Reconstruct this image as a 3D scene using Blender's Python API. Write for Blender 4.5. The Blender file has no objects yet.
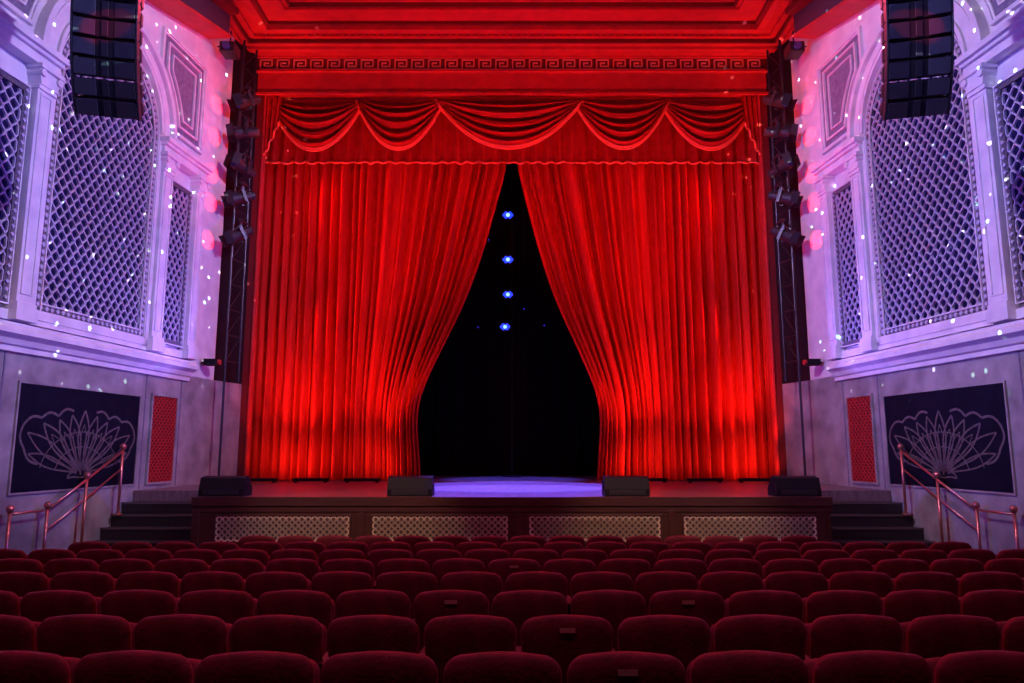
import bpy, bmesh, math, random
from math import sin, cos, pi, radians, sqrt
from mathutils import Vector, Matrix
random.seed(7)
S = bpy.context.scene
H = 1.974            # eye height above the pit floor (z=0)
STG = 1.2            # stage level

# ------------------------------------------------------------------ materials
def mat(name, col, rough=0.6, col2=None, nscale=6.0, bump=0.0, bscale=40.0, metal=0.0, emit=None, estr=0.0, sheen=0.0, stretch=None, spec=None):
    m = bpy.data.materials.new(name); m.use_nodes = True
    nt = m.node_tree; b = nt.nodes['Principled BSDF']
    b.inputs['Base Color'].default_value = (*col, 1)
    b.inputs['Roughness'].default_value = rough
    b.inputs['Metallic'].default_value = metal
    if spec is not None: b.inputs['Specular IOR Level'].default_value = spec
    if sheen:
        b.inputs['Sheen Weight'].default_value = sheen
        b.inputs['Sheen Roughness'].default_value = 0.4
        b.inputs['Sheen Tint'].default_value = (*[min(1, c*1.5+.1) for c in col], 1)
    tc = nt.nodes.new('ShaderNodeTexCoord'); mp = nt.nodes.new('ShaderNodeMapping')
    nt.links.new(tc.outputs['Object'], mp.inputs['Vector'])
    if stretch: mp.inputs['Scale'].default_value = stretch
    if col2 is not None:
        n = nt.nodes.new('ShaderNodeTexNoise'); n.inputs['Scale'].default_value = nscale; n.inputs['Detail'].default_value = 6
        nt.links.new(mp.outputs[0], n.inputs['Vector'])
        r = nt.nodes.new('ShaderNodeValToRGB')
        r.color_ramp.elements[0].position = .35; r.color_ramp.elements[1].position = .68
        r.color_ramp.elements[0].color = (*col, 1); r.color_ramp.elements[1].color = (*col2, 1)
        nt.links.new(n.outputs['Fac'], r.inputs[0]); nt.links.new(r.outputs[0], b.inputs['Base Color'])
    if bump:
        n2 = nt.nodes.new('ShaderNodeTexNoise'); n2.inputs['Scale'].default_value = bscale; n2.inputs['Detail'].default_value = 4
        nt.links.new(mp.outputs[0], n2.inputs['Vector'])
        bp = nt.nodes.new('ShaderNodeBump'); bp.inputs['Strength'].default_value = bump; bp.inputs['Distance'].default_value = .02
        nt.links.new(n2.outputs['Fac'], bp.inputs['Height']); nt.links.new(bp.outputs[0], b.inputs['Normal'])
    if emit:
        b.inputs['Emission Color'].default_value = (*emit, 1); b.inputs['Emission Strength'].default_value = estr
    return m

M = {}
M['plaster'] = mat('painted_plaster', (.76,.74,.73), .75, (.62,.59,.63), 3, .15, 30)
M['plasterdk'] = mat('dark_ornament_plaster', (.22,.20,.27), .8, (.14,.12,.19), 9, .3, 40)  # darker plaster for spandrel panels and stone joints
M['stone'] = mat('grey_limestone', (.36,.34,.33), .8, (.19,.18,.18), 2.2, .25, 18)
M['navy'] = mat('navy_panel', (.005,.005,.014), .8, (.008,.008,.020), 4, spec=.1)
M['chalk'] = mat('motif_line_paint', (.15,.12,.12), .9, (.075,.06,.065), 20)
M['lattice'] = mat('lattice_plaster', (.46,.44,.52), .7)
M['latback'] = mat('lattice_backing', (.012,.010,.055), .9, (.008,.007,.035), 5, spec=.1)
M['border'] = mat('bronze_border', (.08,.075,.10), .6, (.13,.12,.14), 25)
M['redgrille'] = mat('red_grille', (.5,.03,.03), .5)
M['redback'] = mat('red_grille_backing', (.16,.008,.01), .8)
M['velvet'] = mat('red_velvet', (.54,.026,.017), .75, (.36,.013,.009), 5, .1, 60, sheen=.12, stretch=(4,4,.25), spec=.15)
M['velvet2'] = mat('red_velvet_swag', (.44,.018,.013), .6, (.32,.011,.008), 4, .08, 50, sheen=.2, spec=.2)
M['fringe'] = mat('bullion_fringe', (.9,.20,.09), .5, (.75,.10,.05), 60)
M['redpaint'] = mat('red_painted_plaster', (.55,.035,.028), .55, (.42,.022,.02), 3, .1, 20)
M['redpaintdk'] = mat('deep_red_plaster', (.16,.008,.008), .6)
M['keygold'] = mat('greek_key_gilt', (.85,.36,.22), .45)
M['black'] = mat('matt_black', (.010,.010,.012), .6, spec=.2)
M['blackcloth'] = mat('black_drape_cloth', (.006,.006,.009), .95, spec=.02)
M['blackmetal'] = mat('black_powder_coat', (.028,.028,.032), .35, metal=.3)
M['grille'] = mat('speaker_grille', (.045,.045,.052), .4, (.02,.02,.024), 120, .3, 200, metal=.3)
M['wood'] = mat('stage_floor_wood', (.22,.15,.16), .28, (.14,.09,.09), 3, .05, 30, stretch=(6,.5,1))
M['fascia'] = mat('stage_fascia_wood', (.085,.028,.024), .45, (.055,.017,.015), 4, stretch=(.5,1,6))
M['cream'] = mat('fascia_grille_cream', (.85,.72,.52), .6)
M['creamdk'] = mat('fascia_grille_backing', (.10,.055,.04), .8)  # dark board behind the cream rings
M['step'] = mat('stair_dark_wood', (.025,.018,.020), .5, (.015,.012,.014), 6)
M['nosing'] = mat('stair_nosing', (.10,.08,.08), .4)
M['brass'] = mat('rail_copper', (.62,.25,.20), .3, metal=.8)
M['seat'] = mat('maroon_seat_velvet', (.15,.010,.026), .65, (.07,.005,.012), 7, .2, 60, sheen=.35, spec=.2)
M['seatshell'] = mat('seat_frame_metal', (.03,.012,.014), .5, metal=.3)
M['plaque'] = mat('seat_plaque_brass', (.55,.38,.3), .35, metal=.6)
M['carpet'] = mat('dark_carpet', (.03,.010,.014), .95, (.02,.006,.01), 15, .3, 150)
M['ceil'] = mat('ceiling_plaster', (.30,.25,.30), .8, (.24,.2,.25), 2)
M['beam'] = mat('dark_cornice_beam', (.05,.03,.05), .6)
M['blueled'] = mat('blue_led_lens', (.02,.04,.4), .2, emit=(.015,.035,1), estr=2.4)
M['blueledc'] = mat('blue_led_core', (.2,.3,.9), .2, emit=(.12,.26,1), estr=4)
M['lens'] = mat('fixture_lens', (.05,.08,.25), .08, spec=.8)

# ------------------------------------------------------------------ mesh builder
class MB:
    def __init__(s, tf=None): s.v=[]; s.f=[]; s.m=[]; s.tf=tf
    def pts(s, ps):
        i=len(s.v); s.v += [tuple(s.tf(*p)) if s.tf else tuple(p) for p in ps]; return i
    def face(s, idx, mi=0): s.f.append(tuple(idx)); s.m.append(mi)
    def box(s, a, b, mi=0):
        x0,y0,z0=a; x1,y1,z1=b
        i=s.pts([(x0,y0,z0),(x1,y0,z0),(x1,y1,z0),(x0,y1,z0),(x0,y0,z1),(x1,y0,z1),(x1,y1,z1),(x0,y1,z1)])
        for q in ((0,3,2,1),(4,5,6,7),(0,1,5,4),(1,2,6,5),(2,3,7,6),(3,0,4,7)): s.face([i+k for k in q],mi)
    def cbox(s, c, d, mi=0, R=None):
        ps=[]
        for sx,sy,sz in ((-1,-1,-1),(1,-1,-1),(1,1,-1),(-1,1,-1),(-1,-1,1),(1,-1,1),(1,1,1),(-1,1,1)):
            p=Vector((sx*d[0]/2,sy*d[1]/2,sz*d[2]/2))
            if R: p=R@p
            ps.append(tuple(p+Vector(c)))
        i=s.pts(ps)
        for q in ((0,3,2,1),(4,5,6,7),(0,1,5,4),(1,2,6,5),(2,3,7,6),(3,0,4,7)): s.face([i+k for k in q],mi)
    def prism(s, poly, lo, hi, axis='z', mi=0):
        n=len(poly)
        def mk(p,h):
            return (p[0],p[1],h) if axis=='z' else ((p[0],h,p[1]) if axis=='y' else (h,p[0],p[1]))
        i=s.pts([mk(p,lo) for p in poly]+[mk(p,hi) for p in poly])
        s.face([i+k for k in range(n)][::-1],mi); s.face([i+n+k for k in range(n)],mi)
        for k in range(n):
            k2=(k+1)%n; s.face((i+k,i+k2,i+n+k2,i+n+k),mi)
    def loops(s, loops, mi=0, cap=True):
        n=len(loops[0]); i=s.pts([p for l in loops for p in l])
        for a in range(len(loops)-1):
            for k in range(n):
                k2=(k+1)%n; s.face((i+a*n+k,i+a*n+k2,i+(a+1)*n+k2,i+(a+1)*n+k),mi)
        if cap:
            s.face([i+k for k in range(n)][::-1],mi); s.face([i+(len(loops)-1)*n+k for k in range(n)],mi)
    def tube(s, path, r, seg=8, mi=0, closed=False):
        path=[Vector(p) for p in path]; n=len(path); L=[]
        for k,p in enumerate(path):
            a=path[(k-1)%n] if (k>0 or closed) else p; b=path[(k+1)%n] if (k<n-1 or closed) else p
            t=(b-a)
            if t.length<1e-9: t=Vector((0,0,1))
            t.normalize(); up=Vector((0,0,1)) if abs(t.z)<.9 else Vector((0,1,0))
            u=t.cross(up).normalized(); w=u.cross(t)
            rr=r[k] if isinstance(r,(list,tuple)) else r
            L.append([tuple(p+u*rr*cos(2*pi*j/seg)+w*rr*sin(2*pi*j/seg)) for j in range(seg)])
        if closed: L.append(L[0])
        s.loops(L,mi,cap=not closed)
    def cyl(s, a, b, r, seg=16, mi=0, r2=None):
        s.tube([a,b],[r, r2 if r2 is not None else r],seg,mi)
    def ring(s, cs, cz, r0, r1, n0, n1, mi=0, seg=40, a0=0, a1=pi):
        L=[]
        for k in range(seg+1):
            a=a0+(a1-a0)*k/seg; c,z=cos(a),sin(a)
            L.append([(cs+r0*c,n0,cz+r0*z),(cs+r1*c,n0,cz+r1*z),(cs+r1*c,n1,cz+r1*z),(cs+r0*c,n1,cz+r0*z)])
        s.loops(L,mi)
    def grid(s, fn, nu, nv, mi=0):
        i=s.pts([fn(a/nu,b/nv) for b in range(nv+1) for a in range(nu+1)])
        for b in range(nv):
            for a in range(nu):
                k=i+b*(nu+1)+a; s.face((k,k+1,k+nu+2,k+nu+1),mi)
    def obj(s, name, mats, smooth=False, bevel=0, parent=None, loc=None, recalc=True):
        me=bpy.data.meshes.new(name+'_mesh'); me.from_pydata(s.v,[],s.f)
        for m in mats: me.materials.append(M[m])
        for p,mi in zip(me.polygons,s.m): p.material_index=mi; p.use_smooth=smooth
        if recalc:
            bm=bmesh.new(); bm.from_mesh(me); bmesh.ops.recalc_face_normals(bm,faces=bm.faces); bm.to_mesh(me); bm.free()
        o=bpy.data.objects.new(name,me); S.collection.objects.link(o)
        if bevel:
            b=o.modifiers.new('bevel','BEVEL'); b.width=bevel; b.segments=2; b.limit_method='ANGLE'
        if parent: o.parent=parent
        if loc: o.location=loc
        return o

def frame(mb, s0,s1,z0,z1,w,n0,n1,mi=0):
    mb.box((s0,n0,z0),(s1,n1,z0+w),mi); mb.box((s0,n0,z1-w),(s1,n1,z1),mi)
    mb.box((s0,n0,z0+w),(s0+w,n1,z1-w),mi); mb.box((s1-w,n0,z0+w),(s1,n1,z1-w),mi)

def ogee(mb, s0,s1,z0,top, P,V,w,n0,n1,mi=0,seg=6):
    N=max(1,int(round((s1-s0)/P))); P=(s1-s0)/N
    for j in range(N+1):
        x0=s0+P*j; sg=1 if j%2 else -1
        zt=top(min(max(x0,s0+.01),s1-.01))
        if zt-z0<.05: continue
        n=int((zt-z0)/V*seg); ps=[]
        for k in range(n+1):
            z=z0+V*k/seg; x=x0+sg*P*.5*sin(2*pi*k/seg)
            x=min(max(x,s0),s1)
            ps += [(x-w/2,n0,z),(x-w/2,n1,z),(x+w/2,n1,z),(x+w/2,n0,z)]
        if n<1: continue
        i=mb.pts(ps)
        for k in range(n):
            a=i+4*k
            mb.face((a,a+1,a+5,a+4),mi); mb.face((a+1,a+2,a+6,a+5),mi); mb.face((a+2,a+3,a+7,a+6),mi)

# side wall frame: s runs along the wall (≈ world Y), n out of the wall into the room
def wall_tf(side):
    def tf(s_,n,z):
        x=-(8.63-.104*s_)+n*.9946; y=s_-.1034*n
        return (x if side<0 else -x, y, z)
    return tf
CY=12.35
for side,sn in ((-1,'left'),(1,'right')):
    T=wall_tf(side)
    w=MB(T)
    w.box((-1,-.25,-.2),(15.5,0,3.5),0); w.box((-1,-.25,3.5),(15.5,0,12.3),1)
    WALL=w.obj('wall_'+sn,['stone','plaster'])
    b=MB(T); b.box((-1,0,-.2),(12.1,.04,.35),0); b.obj('baseboard_'+sn,['beam'])
    j=MB(T)
    for xx in (10.6,14.08,15.3): j.box((xx-.012,0,.35 if xx<12 else STG+.02),(xx+.012,.012,3.42),0)
    j.obj('stone_joint',['plasterdk'],parent=WALL)
    c=MB(T)
    prof=[(0,3.42),(.06,3.42),(.06,3.50),(.10,3.52),(.14,3.60),(.22,3.66),(.24,3.66),(.24,3.74),(.18,3.78),(.18,3.83),(.0,3.87)]
    c.loops([[(-1,p[0],p[1]) for p in prof],[(15.5,p[0],p[1]) for p in prof]],0)
    c.box((-1,0,3.87),(15.5,.10,4.02),0)
    c.obj('trim_1' if side<0 else 'trim_2',['plaster'],bevel=.006,parent=WALL)
    a=MB(T); R0=1.40; zb=H+2.12; zc=H+6.15
    poly=[(CY-R0,zb),(CY+R0,zb)]+[(CY+R0*cos(t*pi/36),zc+R0*sin(t*pi/36)) for t in range(37)]
    a.prism(poly,.0,.02,'y',1)
    bw=.15
    a.box((CY-R0,.02,zb),(CY+R0,.07,zb+bw),2)
    for q in (-1,1):
        s0=CY+q*R0; s1=CY+q*(R0-bw)
        a.box((min(s0,s1),.02,zb+bw),(max(s0,s1),.07,zc),2)
    a.ring(CY,zc,R0-bw,R0,.02,.07,2)
    a.ring(CY,zc,R0-bw,R0-bw+.022,.07,.095,0); a.ring(CY,zc,R0-.022,R0,.07,.1,0)
    for q in (-1,1):
        for r in (R0-.011,R0-bw+.011):
            x=CY+q*r; a.box((x-.011,.07,zb),(x+.011,.1,zc),0)
    a.box((CY-R0,.07,zb),(CY+R0,.1,zb+.022),0); a.box((CY-R0+bw,.07,zb+bw-.022),(CY+R0-bw,.095,zb+bw),0)
    def bead(x,z):
        a.cbox((x,.08,z),(.062,.03,.062),3,Matrix.Rotation(pi/4,3,'Y'))
    k=zb+.12
    while k<zc:
        bead(CY-R0+bw/2,k); bead(CY+R0-bw/2,k); k+=.12
    k=CY-R0+.15
    while k<CY+R0-.1: bead(k,zb+bw/2); k+=.12
    for j in range(1,34): bead(CY+(R0-bw/2)*cos(j*pi/34),zc+(R0-bw/2)*sin(j*pi/34))
    Ri=R0-bw
    ogee(a,CY-Ri,CY+Ri,zb+bw,lambda x: zc+sqrt(max(0,Ri*Ri-(x-CY)**2)),.098,.25,.033,.02,.06,3,8)
    a.obj('arched_lattice_screen',['plaster','latback','border','lattice'],parent=WALL)
    v=MB(T)
    for r0,r1,n1 in ((1.40,1.47,.15),(1.47,1.53,.10),(1.53,1.70,.13),(1.70,1.75,.09),(1.75,1.86,.19)):
        v.ring(CY,zc+.15,r0,r1,.0,n1,0,48)
    for q in (-1,1):
        x0,x1=sorted((CY+q*1.40,CY+q*1.5)); v.box((x0,0,H+1.98),(x1,.12,zc+.15),0)
    v.box((CY-1.5,0,H+1.98),(CY+1.5,.12,zb),0)
    v.prism([(CY-.09,zc+1.5),(CY+.09,zc+1.5),(CY+.14,zc+2.06),(CY-.14,zc+2.06)],0,.26,'y',0)
    v.obj('arch_moulding',['plaster'],bevel=.008,parent=WALL)
    def pilaster(x0,x1):
        p=MB(T); z0=H+1.9
        p.box((x0-.04,0,z0),(x1+.04,.24,z0+.2),0); p.box((x0-.02,0,z0+.2),(x1+.02,.22,z0+.28),0)
        p.box((x0,0,z0+.28),(x1,.18,H+5.62),0)
        frame(p,x0+.05,x1-.05,z0+.4,H+5.5,.03,.18,.2,0)
        p.box((x0-.02,0,H+5.55),(x1+.02,.21,H+5.62),0)
        p.prism([(x0,H+5.62),(x1,H+5.62),(x1+.06,H+5.86),(x0-.06,H+5.86)],0,.23,'y',0)
        for xx in (x0+.0,x1-.0):
            p.cyl((xx,.0,H+5.80),(xx,.27,H+5.80),.06,12,0)
        p.box((x0-.08,0,H+5.86),(x1+.08,.28,H+5.93),0)
        p.obj('pilaster',['plaster'],bevel=.006,parent=WALL)
    for x0,x1 in ((13.86,14.2),(15.12,15.44),(10.5,10.84),(9.2,9.56)): pilaster(x0,x1)
    for x0,x1 in ((14.24,15.10),(9.60,10.46)):
        q=MB(T)
        q.box((x0,0,zb),(x1,.02,H+5.55),1)
        frame(q,x0,x1,zb,H+5.55,.10,.02,.07,2); frame(q,x0,x1,zb,H+5.55,.02,.07,.1,0)
        ogee(q,x0+.1,x1-.1,zb+.1,lambda x:H+5.45,.098,.25,.033,.02,.055,3,8)
        k=zb+.1
        while k<H+5.5: 
            for xx in (x0+.055,x1-.055): q.cbox((xx,.08,k),(.05,.03,.05),3,Matrix.Rotation(pi/4,3,'Y'))
            k+=.12
        q.obj('side_bay_lattice_screen',['plaster','latback','border','lattice'],parent=WALL)
        e=MB(T)
        e0,e1=(13.8,15.46) if x0>12 else (9.14,10.9)
        e.box((e0,0,H+5.93),(e1,.2,H+6.08),0); e.box((e0-.02,0,H+6.08),(e1+.01,.26,H+6.14),0); e.box((e0-.05,0,H+6.14),(e1+.02,.32,H+6.24),0)
        e.obj('entablature',['plaster'],bevel=.006,parent=WALL)
        f=MB(T)
        sg=1 if x0>12 else -1
        far=15.40 if sg>0 else 9.3
        def sp(ins):
            zlo=H+6.55+ins; zhi=H+8.62-ins; P=[(far-sg*ins,zlo),(far-sg*ins,zhi)]
            for k in range(9):
                z=zhi+(zlo-zhi)*k/8; dz=z-(zc+.15); rr=1.95+ins
                P.append((CY+sg*(sqrt(max(0,rr*rr-dz*dz)) if dz<rr else 0),z))
            x_min=CY+sg*(1.35+ins)
            return [((max(p[0],x_min) if sg>0 else min(p[0],x_min)),p[1]) for p in P]
        def spring(i0,i1,n1,mi):
            A=sp(i0); B=sp(i1); n=len(A)
            L=[[(A[k][0],0,A[k][1]),(A[k][0],n1,A[k][1]),(B[k][0],n1,B[k][1]),(B[k][0],0,B[k][1])] for k in range(n)]
            L.append(L[0]); f.loops(L,mi,cap=False)
        spring(0,.06,.07,0); spring(.06,.10,.04,0); spring(.22,.26,.06,0); spring(.40,.43,.05,0)
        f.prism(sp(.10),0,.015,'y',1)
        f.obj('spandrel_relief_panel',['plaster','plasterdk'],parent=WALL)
    rb=MB(T)
    pts=[(-1,H+8.75),(12.6,H+8.75),(15.45,H+9.45),(15.45,H+9.95),(12.6,H+9.3),(-1,H+9.3)]
    rb.prism(pts,0,.5,'y',0)
    pts=[(-1,H+9.3),(12.6,H+9.3),(15.45,H+9.95),(15.45,H+10.1),(12.6,H+9.45),(-1,H+9.45)]
    rb.prism(pts,0,.7,'y',1)
    pts=[(-1,H+8.68),(12.6,H+8.68),(15.45,H+9.38),(15.45,H+9.45),(12.6,H+8.75),(-1,H+8.75)]
    rb.prism(pts,0,.56,'y',2)
    rb.obj('trim_3' if side<0 else 'trim_4',['beam','redpaintdk','redpaint'],bevel=.01,parent=WALL)
    pn=MB(T)
    s0,s1,z0,z1=10.92,13.88,H-.65,H+1.0
    pn.box((s0,0,z0),(s1,.02,z1),0)
    frame(pn,s0-.03,s1+.03,z0-.03,z1+.03,.03,0,.035,2)
    cx=(s0+s1)/2; cz=z0+.22
    def line(pts_,r=.013):
        P=[(cx+x,.022,cz+z) for x,z in pts_]
        i0=[]
        for k in range(len(P)):
            a_=P[max(0,k-1)]; b_=P[min(len(P)-1,k+1)]
            dx,dz=b_[0]-a_[0],b_[2]-a_[2]; L=max(1e-6,sqrt(dx*dx+dz*dz)); nx,nz=-dz/L*r,dx/L*r
            i0.append((P[k][0]+nx,.026,P[k][2]+nz)); i0.append((P[k][0]-nx,.026,P[k][2]-nz))
        i=pn.pts(i0)
        for k in range(len(P)-1): pn.face((i+2*k,i+2*k+1,i+2*k+3,i+2*k+2),1)
    def petal(ang,r0,r1,wd,n=20,rr=.013):
        for sg in (-1,1):
            pl=[]
            for k in range(n+1):
                t=k/n; r=r0+(r1-r0)*t; ww=sg*wd*sin(pi*min(1,t**1.4))
                if t>.999: ww=0
                pl.append((r*sin(ang)+ww*cos(ang), r*cos(ang)-ww*sin(ang)))
            line(pl,rr)
    petal(0,.0,1.08,.13,rr=.017); petal(0,.1,.85,.07,rr=.009)
    for q in (-1,1):
        petal(q*.30,.05,1.04,.12,rr=.016); petal(q*.30,.15,.8,.06,rr=.008)
        petal(q*.58,.08,1.08,.12,rr=.016); petal(q*.58,.2,.85,.06,rr=.008)
        petal(q*.84,.1,1.25,.13,rr=.016); petal(q*.84,.25,1.0,.07,rr=.008)
        petal(q*1.07,.1,1.42,.12); petal(q*1.28,.1,1.25,.09); 
        for (xa,za,xb,zb_) in ((.28,1.06,.62,.96),(.62,.96,.98,.92),(.98,.92,1.34,.80),(1.34,.80,1.30,.45),(1.30,.45,.98,.20)):
            pl=[]
            for k in range(13):
                t=k/12; x=xa+(xb-xa)*t; z=za+(zb_-za)*t; ddx,ddz=xb-xa,zb_-za; L=sqrt(ddx*ddx+ddz*ddz)
                bul=.07*sin(pi*t); pl.append((q*(x-ddz/L*bul),z+ddx/L*bul))
            line(pl,.020)
        for sc in (.45,.7):
            line([(q*(sc*1.35*sin(t*.1)),sc*1.0*cos(t*.1)+.02) for t in range(0,15)],.009)
        line([(q*t*.1,-.05+.02*sin(t)) for t in range(0,4)],.013)
        line([(q*(.3*cos(t*.2)),-.05+.14*sin(t*.2)) for t in range(0,9)],.015)
    pn.obj('art_deco_fan_panel',['navy','chalk','stone'])
    g=MB(T); s0,s1,z0,z1=14.28,15.12,H-.65,H+1.06
    g.box((s0,0,z0),(s1,.015,z1),1); frame(g,s0-.04,s1+.04,z0-.04,z1+.04,.045,0,.05,2)
    ogee(g,s0,s1,z0,lambda x:z1,.06,.12,.03,.015,.035,0,6)
    g.obj('red_ventilation_grille',['redgrille','redback','stone'])
    def quadwall(name,p0,p1,z0,z1,th,m):
        q=MB(); d=Vector((p1[0]-p0[0],p1[1]-p0[1],0)).normalized(); nn=Vector((-d.y,d.x,0))*th
        if nn.x<0: nn=-nn
        pl=[(p0[0],p0[1]),(p1[0],p1[1]),(p1[0]-nn.x,p1[1]-nn.y),(p0[0]-nn.x,p0[1]-nn.y)]
        pl=[(x if side<0 else -x,y) for x,y in pl]
        q.prism(pl,z0,z1,'z',0); return q.obj(name,[m])
    quadwall('wall_splay_lower_'+sn,(-7.018,15.5),(-6.90,16.6),STG,3.55,.25,'stone')
    quadwall('wall_splay_upper_'+sn,(-7.018,15.5),(-6.90,16.6),3.55,12.3,.25,'plaster')
    quadwall('wall_reveal_lower_'+sn,(-6.90,16.6),(-6.64,17.65),STG,3.55,.25,'stone')
    quadwall('wall_reveal_upper_'+sn,(-6.90,16.6),(-6.64,17.65),3.55,12.3,.25,'black')

# ------------------------------------------------------------------ proscenium header & frame
X1=7.15
p=MB()
p.box((-X1,17.62,H+9.15),(X1,17.85,H+9.75),0)
p.box((-X1,17.56,H+9.12),(X1,17.62,H+9.2),0)
p.box((-X1,17.58,H+9.75),(X1,18.4,H+10.17),1)
p.box((-X1,17.50,H+9.72),(X1,17.60,H+9.78),0); p.box((-X1,17.50,H+10.12),(X1,17.60,H+10.17),0)
p.box((-X1,17.40,H+10.17),(X1,18.4,H+10.24),0); p.box((-X1,17.25,H+10.24),(X1,18.4,H+10.32),0)
for q in (-1,1):
    x0,x1=sorted((q*6.44,q*6.66))
    p.box((x0,17.66,STG),(x1,17.80,H+9.15),1)
    x0,x1=sorted((q*6.40,q*6.46)); p.box((x0,17.62,STG),(x1,17.80,H+9.15),0)
PF=p.obj('proscenium_frame',['redpaint','redpaintdk'],bevel=.01)
k=MB(); u=.44; x=-6.6
z0=H+9.80; z1=H+10.10; t=.035
while x<6.55:
    a,b=x,x+u
    for (xa,za,xb,zb2) in ((a,z0,b,z0+t),(a,z0,a+t,z1),(a,z1-t,b-.10,z1),(b-.10-t,z0+.08,b-.10,z1),(a+.10,z0+.08,b-.10,z0+.08+t),(a+.10,z0+.08,a+.10+t,z1-.09),(a+.10,z1-.09-t,b-.2,z1-.09)):
        k.box((xa,17.55,za),(xb,17.58,zb2),0)
    x+=u
k.obj('greek_key_frieze',['keygold'],parent=PF)
zc=H+10.32
c=MB(); c.box((-9,-1,zc),(9,11.5,zc+.2),1); c.box((-9,11.5,zc),(9,18.4,zc+.2),0)
CE=c.obj('ceiling',['redpaint','ceil'])
c=MB()
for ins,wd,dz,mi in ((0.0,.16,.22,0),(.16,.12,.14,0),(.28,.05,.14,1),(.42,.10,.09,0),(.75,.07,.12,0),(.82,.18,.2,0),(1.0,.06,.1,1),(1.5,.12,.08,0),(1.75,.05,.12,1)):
    x0,y0,x1,y1=-6.98+ins,11.6+ins,6.98-ins,17.25-ins
    c.box((x0,y1-wd,zc-dz),(x1,y1,zc),mi); c.box((x0,y0,zc-dz),(x1,y0+wd,zc),mi)
    c.box((x0,y0+wd,zc-dz),(x0+wd,y1-wd,zc),mi); c.box((x1-wd,y0+wd,zc-dz),(x1,y1-wd,zc),mi)
x=-6.2
while x<6.2:
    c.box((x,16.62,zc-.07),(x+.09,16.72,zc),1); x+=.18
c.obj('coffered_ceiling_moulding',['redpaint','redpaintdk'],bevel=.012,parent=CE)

# ------------------------------------------------------------------ stage
st=MB()
pl=[(-5.14,12.0),(5.14,12.0),(5.14,13.9),(7.16,13.9),(7.0,15.5),(6.88,16.6),(6.6,17.8),(9,17.9),(9,22),(-9,22),(-9,17.9),(-6.6,17.8),(-6.88,16.6),(-7.0,15.5),(-7.16,13.9),(-5.14,13.9)]
st.prism(pl,-.05,STG-.001,'z',0)
st.obj('stage_floor',['wood'])
f=MB()
f.box((-5.2,11.93,1.06),(5.2,12.0,STG+.005),0); f.box((-5.2,11.955,.96),(5.2,12.0,1.06),0)
f.box((-5.17,11.97,-.05),(5.17,12.0,.96),0)
panels=((-4.79,-2.63),(-2.26,-.065),(.28,2.40),(2.78,4.92))
for a,b in panels:
    frame(f,a-.03,b+.03,.47,.93,.03,11.93,11.97,0)
for xx in (-5.12,-2.445,.105,2.59,5.0):
    f.box((xx-.06,11.94,.1),(xx+.06,11.97,1.0),0)
FA=f.obj('stage_fascia',['fascia'],bevel=.004)
for a,b in panels:
    g=MB(); g.box((a,11.955,.50),(b,11.968,.90),1)
    n=int((b-a)/.1); px=(b-a)/n
    def fr(cx_,cz_,r):
        L=[]
        for j in range(12):
            A=2*pi*j/12
            L.append([(cx_+(r-.011)*cos(A),11.955,cz_+(r-.011)*sin(A)),(cx_+(r-.011)*cos(A),11.945,cz_+(r-.011)*sin(A)),(cx_+(r+.011)*cos(A),11.945,cz_+(r+.011)*sin(A)),(cx_+(r+.011)*cos(A),11.955,cz_+(r+.011)*sin(A))])
        L.append(L[0]); g.loops(L,0,cap=False)
    for i in range(n):
        for j in range(4):
            fr(a+px*(i+.5),.55+.1*j,.042)
            if i<n-1 and j<3: fr(a+px*(i+1),.60+.1*j,.036)
    g.obj('fascia_grille',['cream','creamdk'],parent=FA)

for side,sn in ((-1,'left'),(1,'right')):
    s=MB()
    for kx in range(5):
        zt=STG-.2*(kx+1); y0=13.6-.27*kx; 
        def wx(y): return (8.63-.104*y)-.01
        a=5.15
        poly=[(side*a,y0),(side*wx(y0),y0),(side*wx(13.89),13.89),(side*a,13.89)]
        s.prism(poly,zt-.2 if kx<4 else -.05,zt,'z',0)
        poly=[(side*a,y0-.02),(side*wx(y0),y0-.02),(side*wx(y0),y0+.03),(side*a,y0+.03)]
        s.prism(poly,zt-.03,zt+.004,'z',1)
    SO=s.obj('stage_stairs',['step','nosing'])
    r=MB()
    P=[(side*7.08,13.25,.8,H+.0),(side*7.17,12.35,-.04,H-.48),(side*7.25,11.5,-.04,H-.91),(side*7.32,10.75,-.04,H-.91)]
    for x,y,zb_,zt in P:
        r.cyl((x,y,zb_),(x,y,zt),.024,12); r.cyl((x,y,zb_),(x,y,zb_+.03),.07,16)
        r.tube([(x,y,zt-.01),(x,y,zt+.02),(x,y,zt+.06),(x,y,zt+.09),(x,y,zt+.10)],[.03,.05,.055,.035,.005],14)
    rail=[(x,y,zt-.03) for x,y,_,zt in P[:3]]; r.tube(rail,.022,10)
    r.tube([(x,y,zt-.35) for x,y,_,zt in P[:3]],.014,8)
    r.tube([(P[2][0],P[2][1],P[2][3]-.03),(P[3][0],P[3][1],P[3][3]-.031)],.018,8)
    r.obj('stair_handrail',['brass'],smooth=True)

def monitor(x):
    m=MB(); 
    m.prism([(0,0),(.42,0),(.42,.12),(.22,.33),(.06,.30),(0,.12)],-.37,.37,'x',0)
    m.prism([(.40,.135),(.235,.31),(.245,.325),(.415,.15)],-.33,.33,'x',1)
    m.box((-.30,-.008,.03),(.30,.0,.11),1)
    for sx in (-.36,.36): m.box((sx-.02,.1,.08),(sx+.02,.24,.2),0)
    o=m.obj('stage_monitor_speaker',['black','grille'],bevel=.008,loc=(x,12.1,STG+.002))
for x in (-4.80,-1.69,1.90,4.73): monitor(x)

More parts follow.
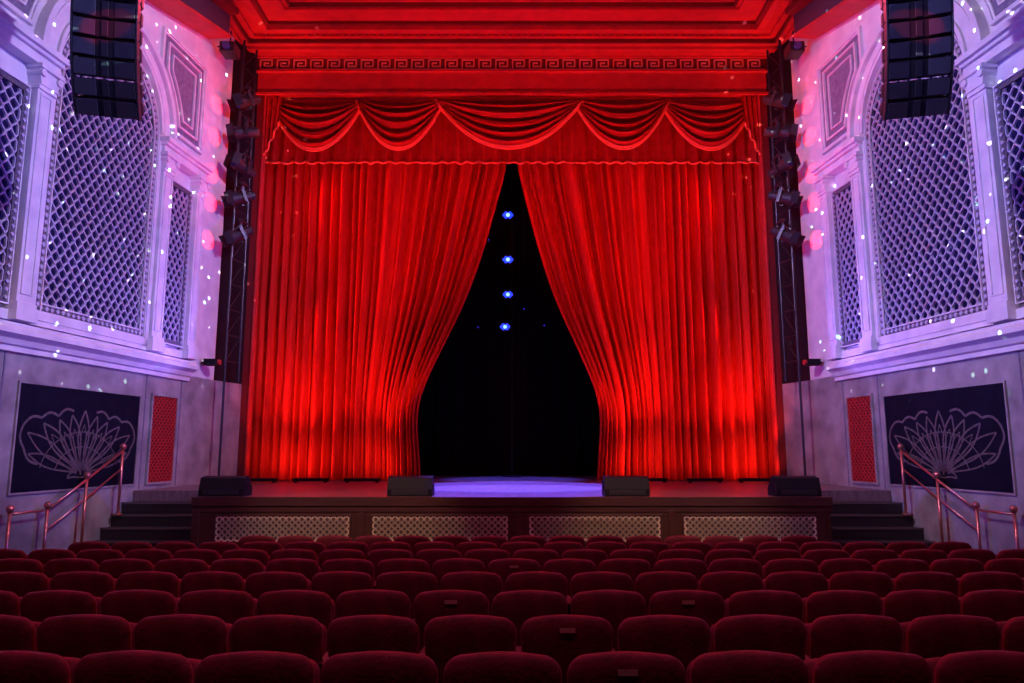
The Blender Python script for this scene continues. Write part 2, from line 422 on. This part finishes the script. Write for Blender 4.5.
# ------------------------------------------------------------------ curtains
tab=[(-.774,-2.27),(-.2,-2.31),(.4,-2.37),(.85,-2.42),(1.1,-2.41),(1.4,-2.33),(2.47,-1.84),(3.76,-1.2),(5.07,-.75),(6.41,-.39),(7.6,-.08),(9.5,-.04)]
def edge(Z):
    if Z<=tab[0][0]: return tab[0][1]
    for (a,xa),(b,xb) in zip(tab,tab[1:]):
        if Z<=b:
            t=(Z-a)/(b-a); return xa+(xb-xa)*t
    return tab[-1][1]
def edge_s(Z): return sum(edge(Z+d) for d in (-.6,-.4,-.2,0,.2,.4,.6))/7
def curtain(side):
    rnd=random.Random(11+side); ph=[rnd.uniform(0,6.28) for _ in range(12)]
    sc=1.0 if side<0 else .92
    def fn(u,v):
        Z=-.774+.015+v*(8.9+.774); xe=edge_s(Z)*sc
        W=6.62-.05; X=-6.64+W*u
        uc=.36; g=0 if u<uc else ((u-uc)/(1-uc))**1.25
        X+= (xe+.05)*g
        w=u+.020*sin(9*u+ph[0])+.012*sin(23*u+ph[1])+.005*sin(61*u+ph[7])
        phi=2*pi*23*w
        amp=(.160+.080*sin(13*u+ph[2]))*(1-.35*v)
        q=sin(phi+.25*sin(2.2*v+ph[3]+9*u)); q=math.copysign(abs(q)**.85,q)
        y=amp*(q+.32*cos(2*phi+.4))+.06*sin(phi*.37+ph[4]+.7*v)+.03*sin(2.7*phi+ph[5]+1.4*v)*(1-v*.5)
        y+= .06*sin(3.1*u*pi+ph[6]+v*2)*(1-v)
        y-= .06*g*math.exp(-((Z-.2)/1.2)**2)
        X+= .040*sin(phi+1.2)*(1-g)*min(1,u*12)
        return (X if side<0 else -X, 18.32+y, H+Z)
    m=MB(); m.grid(fn,800,70,0)
    m.obj('stage_curtain',['velvet'],smooth=True,recalc=False)
curtain(-1); curtain(1)

va=MB()
def skirt(u,v):
    X=-6.5+13.0*u; zb_=H+7.42+.04*sin(2*pi*40*u)+.02*sin(2*pi*17*u)
    z=zb_+(H+9.2-zb_)*v
    y=17.97+.07*sin(2*pi*40*u+.8*sin(20*u))*(1-.4*v)+.03*sin(2*pi*17*u)
    return (X,y,z)
va.grid(skirt,920,6,0)
fr_=[skirt(i/460,0) for i in range(461)]
va.tube([(x,y-.02,z) for x,y,z in fr_],.030,6,1)
va_o=va.obj('valance',['velvet2','fringe'],smooth=True,recalc=False)
sw=[(-6.38,-3.88),(-4.10,-1.78),(-2.02,1.86),(1.62,4.13),(3.9,6.38)]
order=[.10,.05,.0,.05,.10]
for si,((a,b),dy) in enumerate(zip(sw,order)):
    m=MB(); W=b-a; D=1.38
    def sf(u,v,off=0):
        c=(2*u-1)
        sag=(1-abs(c)**2.1)
        vv=v+.012*sin(9*v+si)
        z=H+9.10-(.03*v+ (D-.03)*vv*sag)
        x=a+W*(.5+.5*c*(1-.05*v*(1-abs(c))))
        tri=2*pi*5.5*v+.9*c*c
        fold=(.10*sin(tri)+.03*sin(2.3*tri+si))*(.12+.88*sag)*min(1,v*4)
        y=17.74+dy*.6-.20*sin(pi*min(1,v*.75+.05))*sag-fold+off
        return (x,y,z)
    m.grid(sf,72,90,0)
    hem=[sf(i/72,1) for i in range(73)]
    m.tube([(x,y-.015,z-.02) for x,y,z in hem],.036,8,1)
    m.tube([(x,y-.01,z-.08) for x,y,z in hem],.024,6,1)
    m.obj('valance_swag',['velvet2','fringe'],smooth=True,parent=va_o,recalc=False)
for q in (-1,1):
    m=MB()
    def tf_(u,v):
        x=q*(6.38-.42*u*(1-.2*v)); z=H+9.1-v*(1.62-.9*u); y=17.66-.05*sin(2*pi*3*u+.5)-.03*v
        return (x,y,z)
    m.grid(tf_,40,16,0); m.tube([tf_(i/40,1) for i in range(41)],.03,6,1)
    m.obj('jabot',['velvet2','fringe'],smooth=True,parent=va_o,recalc=False)

def drape(name,x0,x1,y,folds,amp,z1=H+9.2):
    m=MB()
    m.grid(lambda u,v:(x0+(x1-x0)*u, y+amp*sin(2*pi*folds*u), STG+.01+(z1-STG)*v),int(folds*8),3,0)
    return m.obj(name,['blackcloth'],smooth=True,recalc=False)
drape('black_backdrop_drape',-7.5,7.5,21.2,30,.06)
for q in (-1,1):
    drape('black_leg_drape',q*7.2,q*3.6,19.6,9,.06)

bl=MB(); bl.cyl((0,20.75,STG),(0,20.75,H+8.9),.022,8,0); bl.cyl((.0,20.75,STG),(.0,20.75,STG+.04),.3,20,0)
bl.obj('lighting_boom_pipe',['black'],smooth=False)
for x,Z,sz in ((-.12,6.82,.95),(-.12,5.47,.95),(-.12,4.43,.88),(-.2,3.48,.88)):
    z=H+Z
    m=MB(); m.cyl((0,0,0),(0,.22,0),.17*sz,20,0,.11*sz); m.cyl((0,-.012,0),(0,0,0),.185*sz,20,0)
    for j,(dx,dz) in enumerate([(-.115,.0),(.115,.0),(-.060,.06),(.060,.06),(-.060,-.06),(.060,-.06)]):
        m.cyl((dx*sz,-.016,dz*sz),(dx*sz,-.03,dz*sz),.05*sz,14,1)
    m.cyl((0,-.016,0),(0,-.036,0),.06*sz,16,2)
    m.cbox((.12*sz,.12,0),(.2,.03,.04),0)
    m.obj('blue_stage_light',['black','blueled','blueledc'],loc=(x,20.45,z))
for x,y,z in ((.95,20.9,H+3.6),(-.7,20.9,H+6.2),(.35,20.9,H+4.1),(-1.0,20.9,H+3.55)):
    m=MB(); m.cyl((0,-.01,0),(0,.12,0),.05,12,0); m.cyl((0,-.02,0),(0,-.01,0),.012,8,1)
    m.cyl((0,.1,0),(0,.1,H+9-z),.01,6,0)
    m.obj('hanging_stage_lamp',['black','blueled'],loc=(x,y,z))

for x in (-5.9,-4.7,-3.5,3.2,4.5,5.7):
    m=MB(); m.box((-.42,-.06,.03),(.42,.06,.10),0)
    for k2 in range(8): m.cyl((-.36+k2*.103,0,.10),(-.36+k2*.103,0,.11),.035,10,1)
    for sx in (-.35,.35): m.box((sx-.02,-.08,0),(sx+.02,.08,.05),0)
    m.obj('led_footlight_batten',['black','redgrille'],loc=(x,17.1,STG+.002))

# ------------------------------------------------------------------ booms with fixtures at proscenium
for side in (-1,1):
    b=MB(); X=6.55*side
    for dx in (0,.28):
        b.cyl((X-side*dx*.5,16.35+dx*1.6,STG+(0 if dx==0 else 2.35)),(X-side*dx*.5,16.35+dx*1.6,H+9.9),.028,10,0)
    for z in [H+2+.6*i for i in range(13)]:
        b.cyl((X,16.35,z),(X-side*.14,16.80,z),.014,6,0)
        b.cyl((X,16.35,z),(X-side*.14,16.80,z+.6),.010,6,0)
    b.cyl((X,16.35,STG),(X,16.35,STG+.03),.16,16,0)
    b.obj('lighting_boom',['blackmetal'],smooth=False)
    for Z,yaw,pt in ((8.25,15,25),(7.45,-10,10),(6.55,30,-15),(5.85,5,20),(4.95,10,30)):
        m=MB(); R=Matrix.Rotation(radians(side*(62-yaw)),3,'Z')@Matrix.Rotation(radians(pt),3,'X')
        def tp(p): return tuple(R@(Vector(p)*1.15))
        m.tube([tp((0,.26,0)),tp((0,.22,0)),tp((0,.0,0)),tp((0,-.20,0)),tp((0,-.24,0))],[.07,.11,.13,.155,.155],16,0)
        m.cyl(tp((0,-.241,0)),tp((0,-.25,0)),.13,16,1)
        for dx in (-.15,.15): m.cbox(tp((dx,0,.0)),(.02,.07,.32),0,R)
        m.cbox(tp((0,.0,.14)),(.40,.07,.02),0,R)
        m.tube([(0,0,.14),(0,.0,.30)],.03,8,0); m.cbox((side*.0,.1,.32),(.08,.36,.06),0)
        for q in (-1,1):
            m.cbox(tp((q*.17,-.32,0)),(.012,.17,.28),0,R@Matrix.Rotation(radians(q*-28),3,'Z'))
        m.obj('stage_spotlight_fixture',['blackmetal','lens'],loc=(X-side*.24,16.2,H+Z))
    m=MB(); m.box((-.14,-.12,-.07),(.14,.12,.07),0); m.cyl((side*.12,0,0),(side*.22,0,0),.02,8,0); m.cyl((-side*.14,0,0),(-side*.2,0,0),.06,12,1)
    m.obj('wall_floodlight',['black','redgrille'],bevel=.01,loc=(side*6.72,16.0,H+1.92))
    m=MB(); m.box((-.17,-.2,-.12),(.17,.2,.12),0); m.cyl((0,-.2,0),(0,-.26,0),.09,12,1); m.cyl((0,0,.12),(0,0,.5),.02,8,0); m.cyl((side*.0,0,.1),(side*.30,0,.1),.02,8,0)
    m.obj('ceiling_projector_lamp',['blackmetal','lens'],bevel=.01,loc=(side*6.62,15.7,H+9.25))

# ------------------------------------------------------------------ line arrays
for side in (-1,1):
    e=bpy.data.objects.new('line_array_speaker',None); S.collection.objects.link(e)
    e.location=(side*5.50,9.25,H+4.46); e.rotation_euler=(0,0,radians(side*-14)); e.scale=(.82,.85,.85)
    y=z=0.0; hh=.30
    for i,a in enumerate((34,27,21,16,12,8,6,4,3,2)):
        A=radians(a); up=Vector((0,-sin(A),cos(A))); fw=Vector((0,-cos(A),-sin(A)))
        R=Matrix((Vector((1,0,0)),-fw,up)).transposed()
        m=MB(lambda x,yy,zz,R=R,o=Vector((0,y,z)): tuple(o+R@Vector((x,yy,zz))))
        m.loops([[(-.46,0,.016),(.46,0,.016),(.46,0,hh-.016),(-.46,0,hh-.016)],
                 [(-.46,.30,.03),(.46,.30,.03),(.46,.30,hh-.03),(-.46,.30,hh-.03)],
                 [(-.30,.52,.07),(.30,.52,.07),(.30,.52,hh-.07),(-.30,.52,hh-.07)]],0)
        for q in (-1,1):
            m.loops([[(q*.45,-.001,.03),(q*.14,-.001,.03),(q*.14,-.001,hh-.03),(q*.45,-.001,hh-.03)],
                     [(q*.45,-.055,.03),(q*.14,-.012,.03),(q*.14,-.012,hh-.03),(q*.45,-.055,hh-.03)]],1)
            m.box((q*.475-.014,-.05,.0),(q*.475+.014,.12,hh),2); m.box((q*.475-.010,.2,.05),(q*.475+.010,.3,hh-.05),2)
            m.cyl((q*.46,.07,.04),(q*.50,.07,.04),.02,8,2)
        m.box((-.05,-.02,.03),(.05,-.0,hh-.03),2)
        m.obj('cabinet_%d'%(i+1),['black','grille','blackmetal'],parent=e,bevel=.008)
        y+=up.y*hh; z+=up.z*hh
    m=MB(); m.box((-.5,y-.1,z+.02),(.5,y+.5,z+.1),0); m.cyl((0,y+.2,z+.1),(0,y+.2,(10.30-4.46)/.85),.02,8,0)
    m.obj('rigging_frame',['blackmetal'],parent=e)

# ------------------------------------------------------------------ seats
def rrect(hw_b,hw_t,z0,z1,r,ins,n=7,arch=.012):
    P=[]
    hb=hw_b-ins; ht=hw_t-ins; a=z0+ins; b=z1-ins; rb=.04; r=max(.02,r-ins*.4)
    for k in range(n): t=pi+ (pi/2)*k/(n-1); P.append((-hb+rb+rb*cos(t),a+rb+rb*sin(t)))
    for k in range(n): t=1.5*pi+(pi/2)*k/(n-1); P.append((hb-rb+rb*cos(t),a+rb+rb*sin(t)))
    for k in range(n): t=(pi/2)*k/(n-1); P.append((ht-r+r*cos(t),b-r+r*sin(t)))
    for k in range(1,6): q=k/6; P.append(((ht-r)*(1-2*q), b+arch*sin(pi*q)))
    for k in range(n): t=pi/2+(pi/2)*k/(n-1); P.append((-(ht-r)+r*cos(t),b-r+r*sin(t)))
    return P
def seat_mesh():
    m=MB(); z0,z1=.34,.838
    def lay(P,off): 
        out=[]
        for x,z in P:
            tilt=-(z-.34)*.20
            out.append((x, off+tilt+.10+.5*x*x*-.35, z))
        return out
    L=[]
    for ins,off in ((.16,-.056),(.09,-.055),(.045,-.050),(.018,-.038),(.004,-.020),(0,0),(.004,.022),(.02,.04),(.05,.055),(.11,.062)):
        L.append(lay(rrect(.235,.253,z0,z1,.085,ins),off))
    m.loops(L,0)
    L=[]
    for ins,off in ((.05,0),(.01,.02),(0,.05),(.01,.085),(.05,.10)):
        L.append([(x,.20+off+(z-.40)*.10,z) for x,z in rrect(.215,.21,.38,.74,.06,ins)])
    m.loops(L,0)
    for q in (-1,1):
        x=q*.2625
        m.box((x-.018,.04,0),(x+.018,.14,.58),1); m.box((x-.02,-.03,0),(x+.02,.34,.03),1)
        m.loops([[(x-.026,-.02,.575),(x+.026,-.02,.575),(x+.026,-.02,.60),(x-.026,-.02,.60)],
                 [(x-.028,.15,.58),(x+.028,.15,.58),(x+.028,.15,.61),(x-.028,.15,.61)],
                 [(x-.026,.36,.565),(x+.026,.36,.565),(x+.026,.36,.59),(x-.026,.36,.59)]],1)
    o=m.obj('theatre_seat',['seat','seatshell'],smooth=True)
    return o
proto=seat_mesh()
me=proto.data
for p_ in me.polygons:
    if p_.material_index==1: p_.use_smooth=False
rows=[(3.25,-.04,5.6),(4.12,.30,6.0),(5.05,.12,6.4),(6.08,.20,6.6),(7.1,.02,6.6),(8.1,.26,6.6),(9.1,.10,5.6),(10.1,.22,4.0)]
sp_=.528; first=True
plq={(1,0),(0,1),(2,2),(1,6),(2,-1),(4,0)}
def zrow(Y): return .045*(9.1-min(Y,10.1))
for ri,(Y,off,half) in enumerate(rows):
    n=int(half/sp_)+1
    for i in range(-n,n+1):
        x=off+i*sp_
        if abs(x)>half: continue
        if first: o=proto; first=False
        else:
            o=bpy.data.objects.new('theatre_seat',me); S.collection.objects.link(o)
        rnd=random.uniform(-1,1)
        o.location=(x,Y,zrow(Y)+.005); o.rotation_euler=(radians(rnd*.8),0,radians(random.uniform(-1.2,1.2)))
        if (ri,i) in plq:
            q=MB(); q.box((-.042,-.046,.764),(.042,-.038,.788),0)
            q.obj('plaque',['plaque'],parent=o)
f=MB(); prof=[(-1,zrow(-1)),(10.1,zrow(10.1)),(13,zrow(10.1)),(13,-.3),(-1,-.3)]
f.prism(prof,-9,9,'x',0); fo=f.obj('floor',['carpet'])

# ------------------------------------------------------------------ lights
def spot(name,loc,tgt,W,col,deg,blend=.5,rad=.1,gobo=None):
    l=bpy.data.lights.new(name,'SPOT'); l.energy=W; l.color=col; l.spot_size=radians(deg); l.spot_blend=blend; l.shadow_soft_size=rad
    o=bpy.data.objects.new(name,l); S.collection.objects.link(o); o.location=loc
    o.rotation_euler=(Vector(tgt)-Vector(loc)).to_track_quat('-Z','Y').to_euler()
    if gobo:
        l.use_nodes=True; nt=l.node_tree; em=nt.nodes['Emission']
        tc=nt.nodes.new('ShaderNodeTexCoord'); vo=nt.nodes.new('ShaderNodeTexVoronoi'); vo.inputs['Scale'].default_value=gobo[0]
        nt.links.new(tc.outputs['Normal'],vo.inputs['Vector'])
        lt=nt.nodes.new('ShaderNodeMath'); lt.operation='LESS_THAN'; lt.inputs[1].default_value=gobo[1]
        nt.links.new(vo.outputs['Distance'],lt.inputs[0]); nt.links.new(lt.outputs[0],em.inputs['Strength'])
        mx=nt.nodes.new('ShaderNodeMix'); mx.data_type='RGBA'; mx.inputs['Factor'].default_value=.5
        nt.links.new(vo.outputs['Color'],mx.inputs[6]); mx.inputs[7].default_value=(.6,.85,1,1)
        nt.links.new(mx.outputs[2],em.inputs['Color'])
    return o
RED=(1,.03,.015)
for q in (-1,1):
    spot('lilac_wall_wash',(q*5.0,6.0,11.0),(-q*7.3,12.2,7.0),5600,(.60,.47,1.0),50,.7,.12)
    spot('blue_wall_wash',(q*3.0,10.5,2.6),(-q*7.3,12.2,6.2),1900,(.15,.09,1.0),78,.9,.1)
    spot('blue_wall_wash',(-q*5.6,15.2,3.4),(-q*7.3,12.6,6.2),260,(.26,.16,1.0),110,.9,.1)
    spot('lower_wall_wash',(q*3.5,6.5,10.5),(-q*7.2,13.2,2.0),950,(.68,.60,.76),34,.8,.2)
    spot('red_curtain_wash',(q*3.5,5.0,11.6),(q*3.3,18.2,5.6),520,RED,44,.6,.1)
    spot('red_boom_wash',(q*6.25,17.2,H+7.2),(-q*1.0,18.2,H+3.5),430,RED,80,.8,.03)
    spot('red_boom_wash',(q*6.25,17.2,H+3.2),(-q*1.5,18.2,H+3.0),330,RED,80,.8,.03)
    spot('red_ceiling_wash',(q*3.2,12.6,1.5),(q*2.6,16.6,12.3),2700,RED,80,.8,.1)
    spot('red_ceiling_corner',(q*5.2,16.2,8.5),(q*6.6,16.8,12.3),260,(1,.09,.04),70,.9,.1)
    spot('red_wall_spill',(q*3.0,16.9,11.6),(q*7.2,14.6,9.6),420,(1,.03,.05),60,.9,.1)
    spot('mirror_ball_spot',(q*1.0,9.0,8.0),(-q*7.4,12,8.8),26000,(1,1,1),76,.4,.005,gobo=(31,.115))
    spot('red_gobo_spot',(q*2.0,7.0,8.5),(q*7.6,10.0,H+4.9),1500,(1,.03,.02),6,.1,.02)
    for Z in (8.25,7.45,6.55,5.85,4.95):
        spot('added_red_patch_spot',(q*5.6,14.6,H+Z-.35),(q*6.95,15.92,H+Z-.22),1500,(1,.008,.01),13,.1,.01)  # added spots, imitating red-filled fixture shadows on the splay wall
    spot('array_blue_light',(q*3.2,5.0,8.0),(q*5.5,9.2,H+5.2),420,(.12,.16,1),34,.5,.05)
    spot('boom_blue_light',(-q*2.0,11.0,10.5),(q*6.5,16.2,H+6.3),450,(.10,.14,1),24,.6,.05)
for x,w in ((-6.0,150),(-5.3,360),(-4.6,300),(-3.7,180),(-2.9,420),(2.6,420),(3.3,330),(4.1,140),(4.9,180),(5.6,420),(6.15,150)):
    spot('red_footlight',(x,17.35,STG+.22),(x,18.05,STG+.75),w*.17,(1,.12,.06),125,1,.04)
    spot('red_uplight',(x*.99,17.1,STG+.25),(x,18.15,H+2.6),w*1.75,(1,.07,.03),60,1,.04)
for yy in (13.9,15.6,17.3):
    spot('blue_floor_wash',(0,yy+.4,11.9),(0,yy,STG),36000,(.13,.09,1),25,.25,.1)
spot('blue_upstage_wash',(0,18.9,11.0),(0,19.0,STG),9000,(.08,.09,1),24,.5,.1)
for q in (-1,1):
    spot('seat_fill_spot',(q*3,0.5,12.0),(q*2.5,6.5,.8),950,(1,.20,.40),80,.8,.3)  # added overhead fill to brighten the seats, no real fixture behind it
    spot('stage_backlight',(q*4,14,11.6),(q*1.5,6,0.8),2300,(1,.06,.14),70,.7,.2)
    spot('stair_light',(q*2,9,11.5),(q*6.3,12.8,.6),400,(.6,.4,.9),24,.8,.3)
    spot('apron_front_light',(q*2.6,4,4.6+3),(q*2.6,12,.65),1500,(1,.66,.45),22,.7,.1)

w=bpy.data.worlds.new('dark_auditorium'); S.world=w; w.use_nodes=True
w.node_tree.nodes['Background'].inputs[0].default_value=(.25,.12,.4,1); w.node_tree.nodes['Background'].inputs[1].default_value=.03

cd=bpy.data.cameras.new('camera'); cam=bpy.data.objects.new('camera',cd); S.collection.objects.link(cam)
cam.location=(0,0,H); cam.rotation_euler=(radians(98.5),0,0); cd.lens=720/1024*36; cd.sensor_width=36; cd.clip_end=200
S.camera=cam
S.view_settings.view_transform='Standard'
